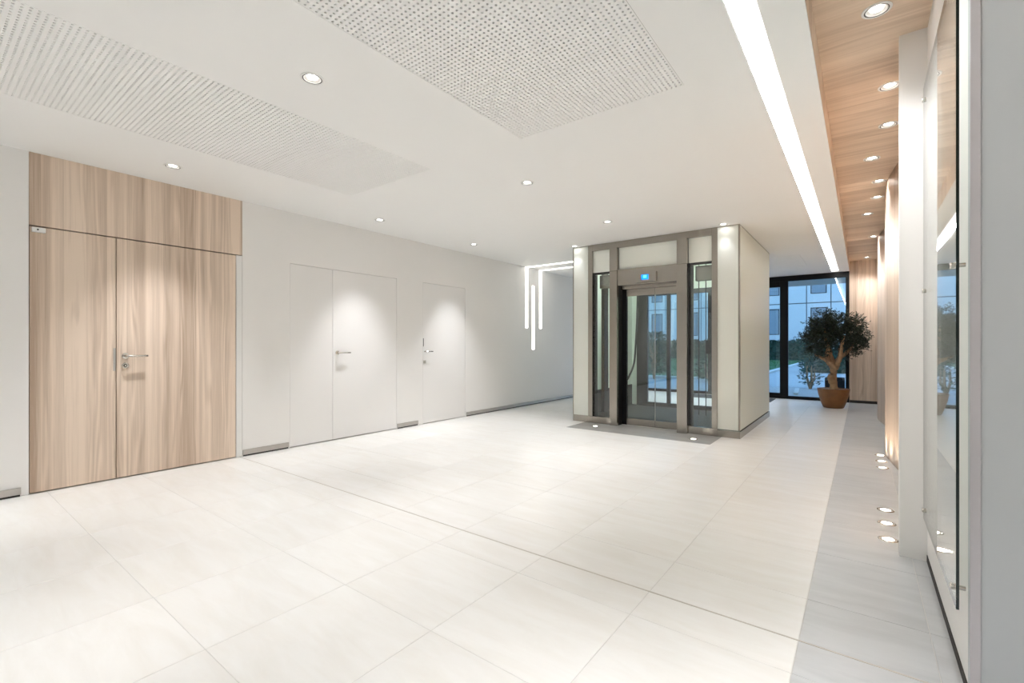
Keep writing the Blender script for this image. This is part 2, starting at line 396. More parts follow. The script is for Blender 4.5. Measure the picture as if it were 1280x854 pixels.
def lever(parent, y, z, dirn, x=XL, rose=True, key_dz=-.085, length=.15, square=False):
    """lever handle on a rose, standing off the leaf, pointing along +y"""
    h = MB()
    if rose: h.lathe([(.0, .0), (.026, .0), (.026, .007), (.023, .009), (.0, .009)], 24, x, y, z, axis='X')
    h.tube([(x + .004, y, z), (x + .045, y, z), (x + .055, y + dirn * .012, z), (x + .057, y + dirn * .03, z), (x + .057, y + dirn * length, z)], [.010, .010, .0105, .010, .009], 12)
    hd = part(h, 'handle', M['chrome'], parent); tag(hd, 'satin nickel lever handle on a round rose')
    k = MB()
    if square:
        k.bevbox(x, x + .006, y - .02, y + .02, z + key_dz - .03, z + key_dz + .02, .002, 0)
        k.box(x + .006, x + .0065, y - .004, y + .004, z + key_dz - .012, z + key_dz + .008, 1)
    else:
        k.lathe([(.0, .0), (.026, .0), (.026, .007), (.023, .009), (.013, .009), (.012, .004), (.0, .004)], 24, x, y, z + key_dz, axis='X', mis=[0, 0, 0, 0, 1, 1])
        k.lathe([(.008, .004), (.008, .013), (.0, .013)], 16, x, y, z + key_dz, axis='X')
    tag(part(k, 'lock_rose', [M['chrome'], M['dark']], parent), 'round keyhole rose below the lever' if not square else 'small pale square keyhole plate')

# door 1: larch double door with overpanel
d1 = struct(empty('door_1', (XL, 1.36, 0)), 'larch double door with a full-height timber overpanel')
part(MB().box(XL - .12, XL - .055, .608, 2.18, 0, H), 'backing', M['dark'], d1)
part(MB().box(XL - .055, XL - .002, D1[1] + .004, 2.178, 0, DH + .004), 'door_frame', M['white_metal'], d1)
part(MB().bevbox(XL - .045, XL + .001, .610, 2.179, DH + .010, H - .001, .0012), 'overpanel', M['wood_door'], d1)
lf = part(MB().bevbox(XL - .045, XL + .001, .612, 1.139, .009, DH, .0012), 'door_leaf', M['wood_door'], d1)
la = part(MB().bevbox(XL - .045, XL + .001, 1.145, 2.114, .009, DH, .0012), 'door_leaf', M['wood_door'], d1)
lever(la, 1.205, 1.080, 1)
part(MB().box(XL + .001, XL + .004, 1.122, 1.138, .95, 1.15), 'latch_plate', M['plinth'], lf)
cl = MB().bevbox(XL + .001, XL + .03, .622, .70, DH - .045, DH - .008, .003, 0).lathe([(.006, 0), (.006, .003), (0, .003)], 12, XL + .03, .655, DH - .026, axis='X', mi=1)
tag(part(cl, 'door_contact', [M['white_metal'], M['dark']], lf), 'small white contact box at the top corner of the narrow leaf')

# door 2: white double flush door, door 3: white single flush door
d2 = struct(empty('door_2', (XL, 3.45, 0)), 'white flush double door in the long white wall')
part(MB().box(XL - .12, XL - .055, D2[0], D2[1], 0, DH), 'backing', M['dark'], d2)
l1 = part(MB().bevbox(XL - .045, XL - .001, D2[0] + .002, 3.224, .009, DH - .004, .0012), 'door_leaf', M['door_white'], d2)
l2 = part(MB().bevbox(XL - .045, XL - .001, 3.229, D2[1] - .004, .009, DH - .004, .0012), 'door_leaf', M['door_white'], d2)
hd = MB().lathe([(.0, .0), (.026, .0), (.026, .007), (.023, .009), (.0, .009)], 24, XL - .001, 3.29, 1.083, axis='X')
hd.tube([(XL, 3.29, 1.083), (XL + .045, 3.29, 1.083), (XL + .055, 3.302, 1.083), (XL + .057, 3.32, 1.083), (XL + .057, 3.44, 1.083)], [.010, .010, .0105, .010, .009], 12)
tag(part(hd, 'handle', M['chrome'], l2), 'satin nickel lever handle on a round rose')
d3 = struct(empty('door_3', (XL, 5.16, 0)), 'white flush single door nearest the glass lift')
part(MB().box(XL - .12, XL - .055, D3[0], D3[1], 0, DH), 'backing', M['dark'], d3)
l3 = part(MB().bevbox(XL - .045, XL - .001, D3[0] + .003, D3[1] - .004, .009, DH - .004, .0012), 'door_leaf', M['door_white'], d3)
hd = MB().tube([(XL, 4.735, 1.083), (XL + .04, 4.735, 1.083), (XL + .05, 4.747, 1.083), (XL + .05, 4.86, 1.083)], [.009, .009, .009, .008], 10)
tag(part(hd, 'handle', M['chrome'], l3), 'slim nickel lever handle')
part(MB().bevbox(XL - .001, XL + .005, 4.712, 4.757, .905, .95, .002), 'lock_rose', M['plinth'], l3)
part(MB().box(XL - .001, XL + .003, 4.706, 4.714, 1.16, 1.28), 'latch_plate', M['dark'], l3)

# ------------------------------------------------------------------ ceiling
DL = [  # x, y, label
    (-4.68, 1.40, 'recessed white downlight in front of the larch double door'),
    (-4.68, 3.52, 'recessed white downlight in front of the white double door'),
    (-4.68, 5.23, 'recessed white downlight in front of the single white door'),
    (-2.505, 1.42, 'recessed white downlight between the two perforated ceiling panels'),
    (-2.505, 3.55, 'recessed white downlight midway between the perforated panels and the lift'),
    (-2.505, 5.27, 'recessed white downlight in the ceiling before the lift doors'),
    (-3.526, 6.262, "recessed white downlight tight above the lift's left cream panel"),
    (-1.392, 6.262, "recessed white downlight tight above the lift's right cream panel"),
    (-4.68, -.72, 'added unseen white downlight behind the viewpoint nearest the door wall'),  # this and the next three are unseen, added only for their light
    (-2.505, -.72, 'added unseen white downlight behind the viewpoint in the middle of the ceiling'),
    (-4.68, -2.85, 'added unseen white downlight at the rear wall nearest the door wall'),
    (-2.505, -2.85, 'added unseen white downlight at the rear wall in the middle of the ceiling'),
    (-2.505, 9.55, 'recessed white downlight hidden behind the lift in the middle of the ceiling'),
    (-4.40, 10.6, 'recessed white downlight hidden behind the lift towards the door wall'),
    (-2.505, 11.0, 'recessed white downlight hidden behind the lift close to the window'),
]
PAN = [(-2.005, -.83, -.99, 2.768), (-4.155, -2.98, -.99, 2.768), (-2.005, -.83, 9.11, 10.46)]
SLOT = (-.49, -.372, YB + .3, 11.62)
hs = .044
holes = [SLOT] + PAN + [(x - hs, x + hs, y - hs, y + hs) for x, y, _ in DL]
struct(slab(XL, XS, YB, YW, holes, H, H + .012, lambda u, v, w: (u, v, w)).build('ceiling', M['ceiling']))
struct(MB().box(XL - .4, XR + .4, YB - .4, 13.25, 3.0, 3.25).build('roof_sky_block', M['ceiling']))  # unseen slab added above the ceilings to keep sky light out
TD = [  # timber ceiling
    (.062, 3.03, 'recessed downlight in the timber ceiling nearest the camera'),
    (.150, 3.97, 'recessed downlight in the timber ceiling just behind the white pillar edge'),
    (.168, 4.66, 'second recessed downlight behind the white pillar in the timber ceiling'),
    (.075, 5.41, 'recessed downlight midway along the timber ceiling, nearer the light slot'),
    (.146, 6.20, 'recessed downlight above the middle bulge of the curved wood wall, nearer of two'),
    (.146, 6.86, 'recessed downlight above the middle bulge of the curved wood wall, farther of two'),
    (.062, 7.66, 'recessed downlight in the timber ceiling beyond the middle wall bulge'),
    (.062, .74, 'recessed downlight in the timber ceiling overhead beside the camera'),
    (.062, -1.55, 'recessed downlight in the timber ceiling behind the camera'),
    (.085, 11.42, 'recessed downlight washing the timber end wall beside the potted olive'),
    (.146, 9.3, 'recessed downlight in the timber ceiling hidden over the far wall bulge'),
]
struct(slab(XS, XR, YB, YW, [(x - hs, x + hs, y - hs, y + hs) for x, y, _ in TD], HT, HT + .014, lambda u, v, w: (u, v, w)).build('ceiling_timber', M['wood_ceiling']))
struct(MB().box(XS - .014, XS, YB, YW, H + .0005, HT + .05).build('trim_2', M['wood_ceiling']))
# perforated acoustic panels with real holes
def perforated(nx, ny, p=.02725, r=.0061):
    mb = MB(); k8 = 8; W = nx * p; D = ny * p
    ang = [2 * PI * (k + .5) / k8 for k in range(k8)]
    h = p / 2
    sq = []
    for a in ang:
        c_, s_ = math.cos(a), math.sin(a); q = h / max(abs(c_), abs(s_)); sq.append((c_ * q, s_ * q))
    # eight rim points: corners replaced by exact grid corners at odd diagonals
    vs_ = []; fs = []; mi = []
    for i in range(nx):
        for j in range(ny):
            cx, cy = (i + .5) * p - W / 2, (j + .5) * p - D / 2; b = len(vs_)
            corners = [(h, h), (-h, h), (-h, -h), (h, -h)]
            vs_ += [(cx + x, cy + y, 0) for x, y in corners]
            vs_ += [(cx + r * math.cos(a), cy + r * math.sin(a), 0) for a in ang]
            vs_ += [(cx + r * math.cos(a), cy + r * math.sin(a), .0125) for a in ang]
            o = b + 4; u = b + 12
            # octagon vertices at 22.5,67.5,112.5 ... ; corner c between octagon vertices 2c and 2c+1
            for c in range(4):
                fs.append((b + c, o + 2 * c, o + 2 * c + 1)); mi.append(0)
                c2 = (c + 1) % 4
                fs.append((b + c, o + 2 * c + 1, o + (2 * c + 2) % 8, b + c2)); mi.append(0)
            for k in range(8):
                k2 = (k + 1) % 8
                fs.append((o + k, u + k, u + k2, o + k2)); mi.append(0)
    me = bpy.data.meshes.new('perforated_sheet'); me.from_pydata(vs_, [], fs); me.materials.append(M['ceiling']); me.update()
    return me
big = perforated(43, 138); small = perforated(43, 49)
plabs = ['large white perforated acoustic ceiling panel nearest the light slot', 'large white perforated acoustic ceiling panel along the door wall',
         'small white perforated acoustic ceiling panel beyond the lift, near the window']
for (x0, x1, y0, y1), lb, me in zip(PAN, plabs, (big, big, small)):
    t = thing('acoustic_panel', lb, 'ceiling panel', ((x0 + x1) / 2, (y0 + y1) / 2, H), 'perforated acoustic ceiling panels')
    tag(put('perforated_sheet', me, t, (0, 0, .0003)), None, None, None, 'stuff')
    w, d = (x1 - x0) / 2, (y1 - y0) / 2
    MB().box(-w, w, -d, d, .0135, .03).build('felt_backing', M['felt'], t)
# light slot
sl = thing('light_slot', 'long recessed strip of warm white light running down the ceiling beside the timber', 'light', (-.431, 3.8, H))
a, b, y0, y1 = SLOT
hsg = MB().box(a - .01, a, y0, y1, H + .001, H + .07).box(b, b + .01, y0, y1, H + .001, H + .07).box(a - .01, b + .01, y0 - .01, y0, H + .001, H + .07).box(a - .01, b + .01, y1, y1 + .01, H + .001, H + .07).box(a - .01, b + .01, y0, y1, H + .07, H + .08)
part(hsg, 'housing', M['white_metal'], sl)
part(MB().box(a + .0005, a + .012, y0 + .01, y1 - .01, H + .014, H + .058), 'diffuser', M['slot'], sl)

# downlights
ring = MB().lathe([(.0640, .0), (.0640, -.0030), (.0605, -.0042), (.0530, -.0042), (.0520, -.0012), (.0490, -.0012), (.0480, -.0032), (.0440, -.0032), (.0425, -.0012), (.0290, .006)], 36,
                  mis=[0, 0, 0, 1, 1, 1, 0, 0, 2]).mesh('trim_ring', [M['white_metal'], M['ring_dark'], M['plinth']])
lensm = MB().lathe([(.0295, .006), (.016, .0045), (.0, .004)], 28).mesh('lens', M['lens'])
def spot(name, parent, loc, w, ang, blend, up=False, radius=.022, col=WARM):
    l = bpy.data.lights.new(name, 'SPOT'); l.energy = w; l.color = col; l.spot_size = math.radians(ang); l.spot_blend = blend; l.shadow_soft_size = radius
    o = bpy.data.objects.new(name, l); C.objects.link(o); o.parent = parent; o.location = loc
    if up: o.rotation_euler = (PI, 0, 0)
    return o
for x, y, lb in DL:
    t = thing('downlight', lb, 'light', (x, y, H), 'ceiling downlights')
    put('trim_ring', ring, t); put('lens', lensm, t); spot('lamp', t, (0, 0, -.012), DOWN_W * (.06 if abs(y - 6.262) < .01 else 1), 72, 1.0)
for x, y, lb in TD:
    t = thing('downlight', lb, 'light', (x, y, HT), 'timber ceiling downlights')
    put('trim_ring', ring, t); put('lens', lensm, t); spot('lamp', t, (0, 0, -.012), TIMB_W * (.32 if y > 11 else .08 if 3.5 < y < 11 else .16 if y > 2 else 2.0 if y > 0 else .5), 100 if y > 2 else 66, 1.0)

# ------------------------------------------------------------------ light lines on the left wall
def line_light(label, y, z0, z1, ceil):
    t = thing('line_light', label, 'light', (XL, y, (z0 + z1) / 2), 'white light lines on the far door wall')
    part(MB().box(XL, XL + .006, y - .04, y + .04, z0, z1), 'wall_diffuser', M['line'], t)
    if ceil: part(MB().box(XL, LX0 - .002, y - .04, y + .04, H - .006, H), 'ceiling_diffuser', M['line'], t)
line_light('glowing line down the far door wall, left one, bending onto the ceiling', 7.375, 1.516, H, True)
line_light('short glowing line low on the far door wall between two ceiling-bent lines', 7.605, 1.093, 2.36, False)
line_light('glowing line down the far door wall nearest the lift, bending onto the ceiling', 7.865, 1.516, H, True)

# ------------------------------------------------------------------ right side: white wall, pillar, curved wood wall, end wall, near return
struct(MB().box(XG, XG + .32, YR + .03, 3.36, 0, HT).build('wall_right', M['wall']))
struct(MB().box(.168, XG + .32, 3.36, 3.42, 0, HT).build('wall_pillar', M['wall']))
struct(MB().box(XG - .003, XG, YR, 3.36, 0, .036).build('baseboard_right', M['dark']))
struct(MB().box(XG, XR + .1, YR, YR + .03, 0, HT).build('wall_return', M['wall_dimmed']))
struct(MB().bevbox(XG, XG + .026, YR - .006, YR, 0, HT, .002).build('trim_3', M['lilac']))
struct(MB().box(XR, XR + .12, YB, YR, 0, HT).build('wall_right_rear', M['wall']))
struct(MB().box(XL - .12, XR + .12, YB - .12, YB, 0, HT + .1).build('wall_back', M['wall']))
def xw(y): return .267 - .062 * math.cos(2 * PI * (y - 3.45) / 3.05) - .024 * math.exp(-((y - 3.6) / .55) ** 2)
cw = MB(); n = 180
ysamp = [3.42 + (YW - 3.42) * k / n for k in range(n + 1)]
v = [(xw(y), y, z) for z in (0, HT) for y in ysamp] + [(.62, y, z) for z in (0, HT) for y in ysamp]
q = n + 1; f = []
for k in range(n):
    f += [(k, k + 1, q + k + 1, q + k), (2 * q + k, 3 * q + k, 3 * q + k + 1, 2 * q + k + 1), (k, 2 * q + k, 2 * q + k + 1, k + 1), (q + k, q + k + 1, 3 * q + k + 1, 3 * q + k)]
f += [(0, q, 3 * q, 2 * q), (n, 2 * q + n, 3 * q + n, q + n)]
cw.idx(v, f, 0, True)
struct(cw.build('wall_curved', M['wood_curve']))
struct(MB().box(XS, .62, YW, YW + .12, 0, HT).build('wall_end', M['wood_end']))
struct(MB().box(XS + .004, xw(YW - .012) - .002, YW - .012, YW, 0, .055).build('baseboard_end', M['dark']))

# glass panel on standoffs
gp = thing('glass_board', 'tall clear glass panel with dark edge standing off the right wall on steel pins', 'glass panel', (.25, 2.59, .31))
g0, g1, gz0, gz1 = 2.082, 3.09, .31, 2.46
gl = MB(); gx0, gx1 = .246, .254
vv = [(x, y, z) for z in (gz0, gz1) for y in (g0, g1) for x in (gx0, gx1)]
gl.idx(vv, [(0, 4, 6, 2), (1, 3, 7, 5)], 0); gl.idx(vv, [(0, 2, 3, 1), (4, 5, 7, 6), (0, 1, 5, 4), (2, 6, 7, 3)], 1)
part(gl, 'pane', [M['panel_glass'], M['glass_edge']], gp)
for y in (2.145, 3.045):
    for z in (.36, 1.443, 2.385):
        pin = MB().lathe([(.0, -.008), (.010, -.008), (.011, -.006), (.011, 0), (.0075, .001), (.0075, .031)], 16, .246, y, z, axis='X', cap=False)
        part(pin, 'standoff', M['chrome'], gp)

# floor uplights
upl = [(.160, 5.68), (.160, 5.99), (.160, 6.31), (.128, 3.60), (.132, 3.92), (.136, 4.23)]
ups = ['nearest of three floor uplights at the middle bulge of the curved wood wall', 'middle of three floor uplights at the middle bulge of the curved wood wall',
       'farthest of three floor uplights at the middle bulge of the curved wood wall', 'nearest of three floor uplights right behind the white pillar',
       'middle of three floor uplights right behind the white pillar', 'farthest of three floor uplights right behind the white pillar']
uring = MB().lathe([(.050, 0), (.050, .0025), (.047, .0035), (.043, .0035), (.042, .002)], 32).mesh('trim_ring', M['chrome'])
uglass = MB().lathe([(.042, .002), (.029, .0022)], 32).mesh('glass_disc', M['up_glass'])
ulens = MB().lathe([(.029, .0022), (.0, .0026)], 24).mesh('lens', M['up_lens'])
for (x, y), lb in zip(upl, ups):
    t = thing('floor_uplight', lb, 'light', (x, y, 0), 'floor uplights along the curved wood wall')
    put('trim_ring', uring, t); put('glass_disc', uglass, t); put('lens', ulens, t)
    spot('lamp', t, (0, 0, .012), UP_W, 120, .9, True, .015, (1, .86, .70))
for x, y, lb in ((-3.085, 6.09, 'floor uplight in the grey tiles at the left post of the lift'), (-1.68, 5.99, 'floor uplight in the grey tiles at the right post of the lift')):
    t = thing('floor_uplight', lb, 'light', (x, y, 0), 'floor uplights before the lift')
    put('trim_ring', uring, t); put('glass_disc', uglass, t); put('lens', ulens, t)
    spot('lamp', t, (0, 0, .012), 3.0, 110, .9, True, .015, (1, .86, .70))

# ------------------------------------------------------------------ glass lift
lift = thing('glass_lift', 'glazed lift enclosure with brushed steel posts and cream panels standing on the tiles', 'lift', (-2.41, 7.5, 0))
ZT = 2.695
Y0 = LY0
def lp(mb, name, m, label=None):
    o = part(mb, name, m, lift)
    if label: tag(o, label)
    return o
lp(MB().box(-3.60, -3.335, Y0, Y0 + .04, .10, ZT - .005), 'cream_panel', M['cream_panel'])
lp(MB().box(-1.48, -1.236, Y0, Y0 + .04, .10, ZT - .005), 'cream_panel', M['cream_panel'])
lp(MB().box(LX1 - .006, LX1, Y0 + .03, LY1, .10, ZT - .005), 'side_panel', M['side_panel'])
lp(MB().box(LX0, LX0 + .006, Y0 + .03, LY1, .10, ZT - .005), 'side_panel', M['side_panel'])
lp(MB().box(-1.236, LX1 + .002, Y0 - .004, Y0 + .03, .10, ZT - .005), 'corner_trim', M['steel'])
lp(MB().box(LX0 - .004, LX0 + .012, Y0 - .004, Y0 + .03, .10, ZT - .005), 'corner_trim', M['steel'])
lp(MB().box(-3.60, -3.335, Y0 - .006, Y0 + .04, 0, .098), 'kick_plate', M['steel_h'])
lp(MB().box(-1.48, LX1 + .006, Y0 - .006, Y0 + .04, 0, .085), 'kick_plate', M['steel_h'])
lp(MB().box(LX1 - .01, LX1 + .006, Y0 + .04, LY1, 0, .085), 'kick_plate', M['steel_h'])
lp(MB().box(LX0 - .006, LX0 + .01, Y0 + .04, LY1, 0, .085), 'kick_plate', M['steel_h'])
lp(MB().box(-3.60, LX1, Y0 - .002, LY1, ZT - .005, H), 'top_trim', M['steel_h'])
# steel portal
lp(MB().bevbox(-3.335, -3.262, Y0 - .012, Y0 + .10, .10, ZT - .005, .002), 'jamb', M['steel'])
lp(MB().bevbox(-1.550, -1.480, Y0 - .012, Y0 + .10, .10, ZT - .005, .002), 'jamb', M['steel'])
for x0, x1 in ((-2.962, -2.845), (-1.985, -1.850)):
    po = lp(MB().bevbox(x0, x1, Y0 - .055, Y0 + .0, 0, ZT - .09, .003), 'post', M['steel'])
    part(MB().box(x0 + .002, x1 - .0005, Y0, Y0 + .26, 0, ZT - .08), 'post_core', M['shaft_frame'], po)
    part(MB().box(x0 + .0, x1 - .0, Y0 - .0556, Y0 - .05, 2.262, 2.266), 'joint', M['dark'], po)
lp(MB().bevbox(-3.262, -1.550, Y0 - .012, Y0 + .10, 2.605, ZT - .005, .002), 'header_rail', M['steel_h'])
lp(MB().bevbox(-3.262, -2.962, Y0 - .012, Y0 + .06, 0, .098, .002), 'kick_plate', M['steel_h'])
lp(MB().bevbox(-1.850, -1.480, Y0 - .012, Y0 + .06, 0, .098, .002), 'kick_plate', M['steel_h'])
lp(MB().bevbox(-3.335, -3.262, Y0 - .012, Y0 + .06, 0, .098, .002), 'kick_plate', M['steel_h'])
for x0, x1 in ((-3.262, -2.962), (-2.845, -1.985), (-1.850, -1.550)):
    lp(MB().box(x0, x1, Y0 + .02, Y0 + .034, 2.278, 2.605), 'transom_pane', M['transom'])
for x0, x1 in ((-3.262, -2.962), (-1.850, -1.550)):
    lp(MB().box(x0, x1, Y0 + .02, Y0 + .032, .098, 2.278), 'side_pane', M['lift_glass'])
    lp(MB().box(x0, x0 + .03, Y0 + .034, Y0 + .10, .098, 2.278), 'pane_frame', M['black_frame'])
    lp(MB().box(x0 + .03, x1, Y0 + .034, Y0 + .08, 2.25, 2.278), 'pane_frame', M['black_frame'])
hb = lp(MB().bevbox(-2.845, -1.985, Y0 - .035, Y0 + .08, 2.045, 2.278, .002), 'door_header', M['steel_h'])
ds = part(MB().bevbox(-2.555, -2.262, Y0 - .065, Y0 - .034, 2.068, 2.205, .003), 'indicator_box', M['steel_h'], hb)
hdp = lp(MB().box(-2.845, -1.985, Y0 + .08, Y0 + .20, 2.0, 2.05), 'door_track', M['steel_h'])
scn = MB().box(-2.472, -2.368, Y0 - .0665, Y0 - .0652, 2.098, 2.168, 0)
scn.box(-2.445, -2.395, Y0 - .0672, Y0 - .0666, 2.118, 2.160, 1)
sco = lp(scn, 'display', [M['screen_blue'], M['screen_light']], 'small blue lit display on the steel door header')
# two glass door leaves
YD = Y0 + .15
for k, (x0, x1) in enumerate(((-2.775, -2.353), (-2.350, -1.99))):
    lf_ = lp(MB().box(x0, x1, YD - .005, YD + .005, .098, 1.90), 'door_leaf', M['lift_glass'])
    part(MB().box(x0, x1, YD - .012, YD + .012, .003, .098), 'kick_rail', M['steel_h'], lf_)
    part(MB().box(x0, x1, YD - .012, YD + .012, 1.90, 2.0), 'top_rail', M['steel_h'], lf_)
lp(MB().box(-2.843, -2.777, YD - .01, YD + .03, 0, 2.0), 'door_jamb', M['black_frame'])
lp(MB().box(-2.3535, -2.3495, YD - .013, YD + .013, .10, 1.90), 'door_seal', M['plinth'])
# shaft inside
lp(MB().box(LX0 + .012, LX1 - .012, Y0 + .27, LY1 - .02, .0005, .03), 'pit_floor', M['shaft_floor'])
lp(MB().box(-2.9, -1.6, Y0 + .18, Y0 + .27, 0, .035), 'sill', M['steel_h'])
for xa in (LX0 + .012, LX1 - .020):
    lp(MB().box(xa, xa + .008, Y0 + .12, LY1 - .05, .42, ZT - .02), 'shaft_lining', M['shaft_wall'])
    lp(MB().box(xa, xa + .008, Y0 + .12, LY1 - .05, .03, .42), 'shaft_skirt', M['shaft_floor'])
lp(MB().box(LX0 + .012, LX1 - .012, LY1 - .05, LY1, 2.20, ZT - .006), 'rear_lining', M['shaft_wall'])
lp(MB().box(LX0 + .012, LX1 - .012, Y0 + .12, LY1 - .05, ZT - .03, ZT - .012), 'shaft_top', M['shaft_wall'])
yr = LY1 - .07
for x0, x1 in ((-3.48, -3.27), (-2.90, -2.84), (-2.095, -1.93)):
    lp(MB().bevbox(x0, x1, yr, yr + .07, .03, 2.20, .004), 'rear_stile', M['shaft_frame'])
lp(MB().bevbox(-3.48, -1.93, yr + .002, yr + .068, .02, .095, .003), 'rear_rail', M['shaft_frame'])
lp(MB().bevbox(-3.48, -1.93, yr + .002, yr + .068, 2.115, 2.20, .003), 'rear_rail', M['shaft_frame'])
lp(MB().box(-1.93, LX1 - .012, yr + .02, yr + .05, .03, 2.20), 'rear_lining', M['shaft_wall'])
lp(MB().box(-3.27, -2.90, yr + .03, yr + .04, .095, 2.115), 'rear_pane', M['lift_glass'])
lp(MB().box(-2.84, -2.095, yr + .03, yr + .04, .095, 2.115), 'rear_pane', M['lift_glass'])
lp(MB().box(LX0 + .012, -3.48, yr + .02, yr + .05, .03, 2.20), 'rear_lining', M['shaft_wall'])
lp(MB().bevbox(-3.225, -2.97, Y0 + .16, Y0 + .24, 2.05, 2.25, .003), 'track_cover', M['steel_h'])
lp(MB().bevbox(-1.80, -1.56, Y0 + .16, Y0 + .24, 2.05, 2.25, .003), 'track_cover', M['steel_h'])
lp(MB().box(-3.4, -1.95, yr - .06, yr - .03, .03, .05), 'rear_sill', M['steel_h'])
lp(MB().bevbox(-3.575, -3.52, 7.28, 7.44, .03, 2.55, .004), 'guide_rail', M['shaft_frame'])
lp(MB().bevbox(-3.26, -3.19, 7.00, 7.07, .10, .50, .008), 'buffer', M['yellow'])
cab = MB()
low = [(-3.30, 7.40, .50), (-3.30, 7.62, .53), (-3.30, 7.75, .58), (-3.30, 7.86, .66), (-3.30, 7.99, .78), (-3.30, 8.07, .92), (-3.30, 8.12, 1.2), (-3.30, 8.17, 1.55), (-3.30, 8.20, 1.9), (-3.30, 8.22, 2.3), (-3.30, 8.22, 2.65)]
sm_ = []
for i in range(len(low) - 1):
    p0, p1, p2, p3 = [Vector(low[max(0, min(len(low) - 1, i + d))]) for d in (-1, 0, 1, 2)]
    for s_ in range(5):
        t_ = s_ / 5; sm_.append(.5 * ((2 * p1) + (-p0 + p2) * t_ + (2 * p0 - 5 * p1 + 4 * p2 - p3) * t_ ** 2 + (-p0 + 3 * p1 - 3 * p2 + p3) * t_ ** 3))
sm_.append(Vector(low[-1]))
cab.tube(sm_, .017, 10); lp(cab, 'trailing_cable', M['rubber'], 'black travelling cable hanging in a loop')
for x, y in ((-2.13, 7.9), (-2.02, 7.9)):
    lp(MB().tube([(x, y, .03), (x, y, 2.66)], .008, 8), 'rope', M['rubber'])
lp(MB().box(-3.2, -1.7, Y0 + .30, Y0 + .36, 2.56, 2.62), 'shaft_fill_light', M['shaft_fill_light'])  # added glowing bar, out of view, to brighten the shaft interior
lp(MB().bevbox(-1.80, -1.70, 7.05, 7.10, 1.05, 1.25, .006), 'limit_switch', M['rubber'])

# ------------------------------------------------------------------ window wall
win = struct(empty('window_1', (-2.7, YW, 0)), 'black framed floor to ceiling glazing looking out on the garden')
XN0, XN1 = XL, XS
fm = lambda x0, x1, z0, z1, d=.07: part(MB().bevbox(x0, x1, YW, YW + d, z0, z1, .003), 'frame_bar', M['black_frame'], win)
fm(XN0, XN1, 2.585, 2.70); fm(XN0, XN1, 0, .066)
for x0, x1 in ((XL, XL + .06), (-4.74, -4.48), (-2.96, -2.78), (-1.445, -1.288), (-.262, XS)): fm(x0, x1, .066, 2.585, .075)
fm(-2.78, -1.445, 2.47, 2.585, .072); fm(-2.78, -1.445, .066, .12, .072)
for x0, x1, z0, z1 in ((XL + .06, -4.74, .066, 2.585), (-4.48, -2.96, .066, 2.585), (-2.78, -1.445, .12, 2.47), (-1.288, -.262, .066, 2.585)):
    part(MB().box(x0, x1, YW + .03, YW + .042, z0, z1), 'pane', M['window_glass'], win)
struct(MB().box(XL - .12, XS, YW, YW + .1, H + .001, 3.0).build('wall_lintel', M['wall']))
struct(MB().box(XL - .4, XR, YW + .1, 13.95, 2.70, 3.0).build('canopy', M['concrete']))

# ------------------------------------------------------------------ potted olive
PX, PY = -.425, 10.62
ol = thing('potted_olive', 'gnarled potted olive tree in a round rust-brown bowl by the window', 'potted tree', (PX, PY, 0))
pot = MB().lathe([(.0, .0), (.150, .0), (.165, .012), (.205, .12), (.240, .25), (.256, .345), (.258, .36), (.243, .362), (.238, .345), (.0, .335)], 48, PX, PY, 0)
part(pot, 'pot', M['rust'], ol)
part(MB().lathe([(.0, .346), (.10, .352), (.2385, .346)], 40, PX, PY, 0), 'soil', M['soil'], ol)
# tree laid out in its own frame: right = along the picture's right at that spot, up = z
RX, RY = math.cos(YAW), math.sin(YAW); FX, FY = -math.sin(YAW), math.cos(YAW)
def T(r, d, z): return (PX + RX * r + FX * d, PY + RY * r + FY * d, z)
tr = MB()
def limb(pts, rad, n=12):
    P = [Vector(T(*p)) for p in pts]; out = []; rr = []
    for i in range(len(P) - 1):
        p0, p1, p2, p3 = [P[max(0, min(len(P) - 1, i + d))] for d in (-1, 0, 1, 2)]
        for s_ in range(4):
            t_ = s_ / 4; q_ = .5 * ((2 * p1) + (-p0 + p2) * t_ + (2 * p0 - 5 * p1 + 4 * p2 - p3) * t_ ** 2 + (-p0 + 3 * p1 - 3 * p2 + p3) * t_ ** 3)
            r_ = rad[i] + (rad[i + 1] - rad[i]) * t_
            q_ += Vector((random.uniform(-.12, .12) * r_, random.uniform(-.12, .12) * r_, 0)); out.append(q_); rr.append(r_ * random.uniform(.92, 1.1))
    out.append(P[-1]); rr.append(rad[-1]); tr.tube(out, rr, n)
limb([(.02, 0, .33), (0, 0, .45), (-.035, .01, .58), (.005, .0, .70), (.03, 0, .80)], [.085, .062, .060, .066, .070], 14)
limb([(.05, .03, .33), (.03, .02, .48), (.0, -.015, .62), (.03, -.02, .75)], [.05, .045, .042, .03], 10)
limb([(.01, 0, .74), (-.06, .0, .83), (-.12, .02, .90), (-.22, .04, .95), (-.33, .03, 1.0)], [.058, .05, .038, .026, .014])
limb([(-.10, .0, .87), (-.14, -.03, 1.0), (-.13, -.04, 1.14), (-.17, -.02, 1.30), (-.16, 0, 1.5)], [.042, .038, .034, .026, .012])
limb([(.02, 0, .76), (.08, -.01, .88), (.13, .0, .98), (.16, .04, 1.10), (.20, .05, 1.28), (.18, .03, 1.5)], [.062, .052, .045, .036, .026, .012])
limb([(.11, 0, .94), (.20, -.03, 1.02), (.31, -.02, 1.12), (.42, .0, 1.25)], [.042, .034, .024, .012])
limb([(.03, .02, .80), (.02, .09, .94), (.03, .14, 1.1), (.0, .16, 1.35)], [.05, .04, .03, .014])
limb([(.05, -.03, .82), (.05, -.12, .98), (.03, -.18, 1.15), (.05, -.22, 1.35)], [.045, .034, .026, .012])
part(tr, 'trunk', M['bark'], ol)
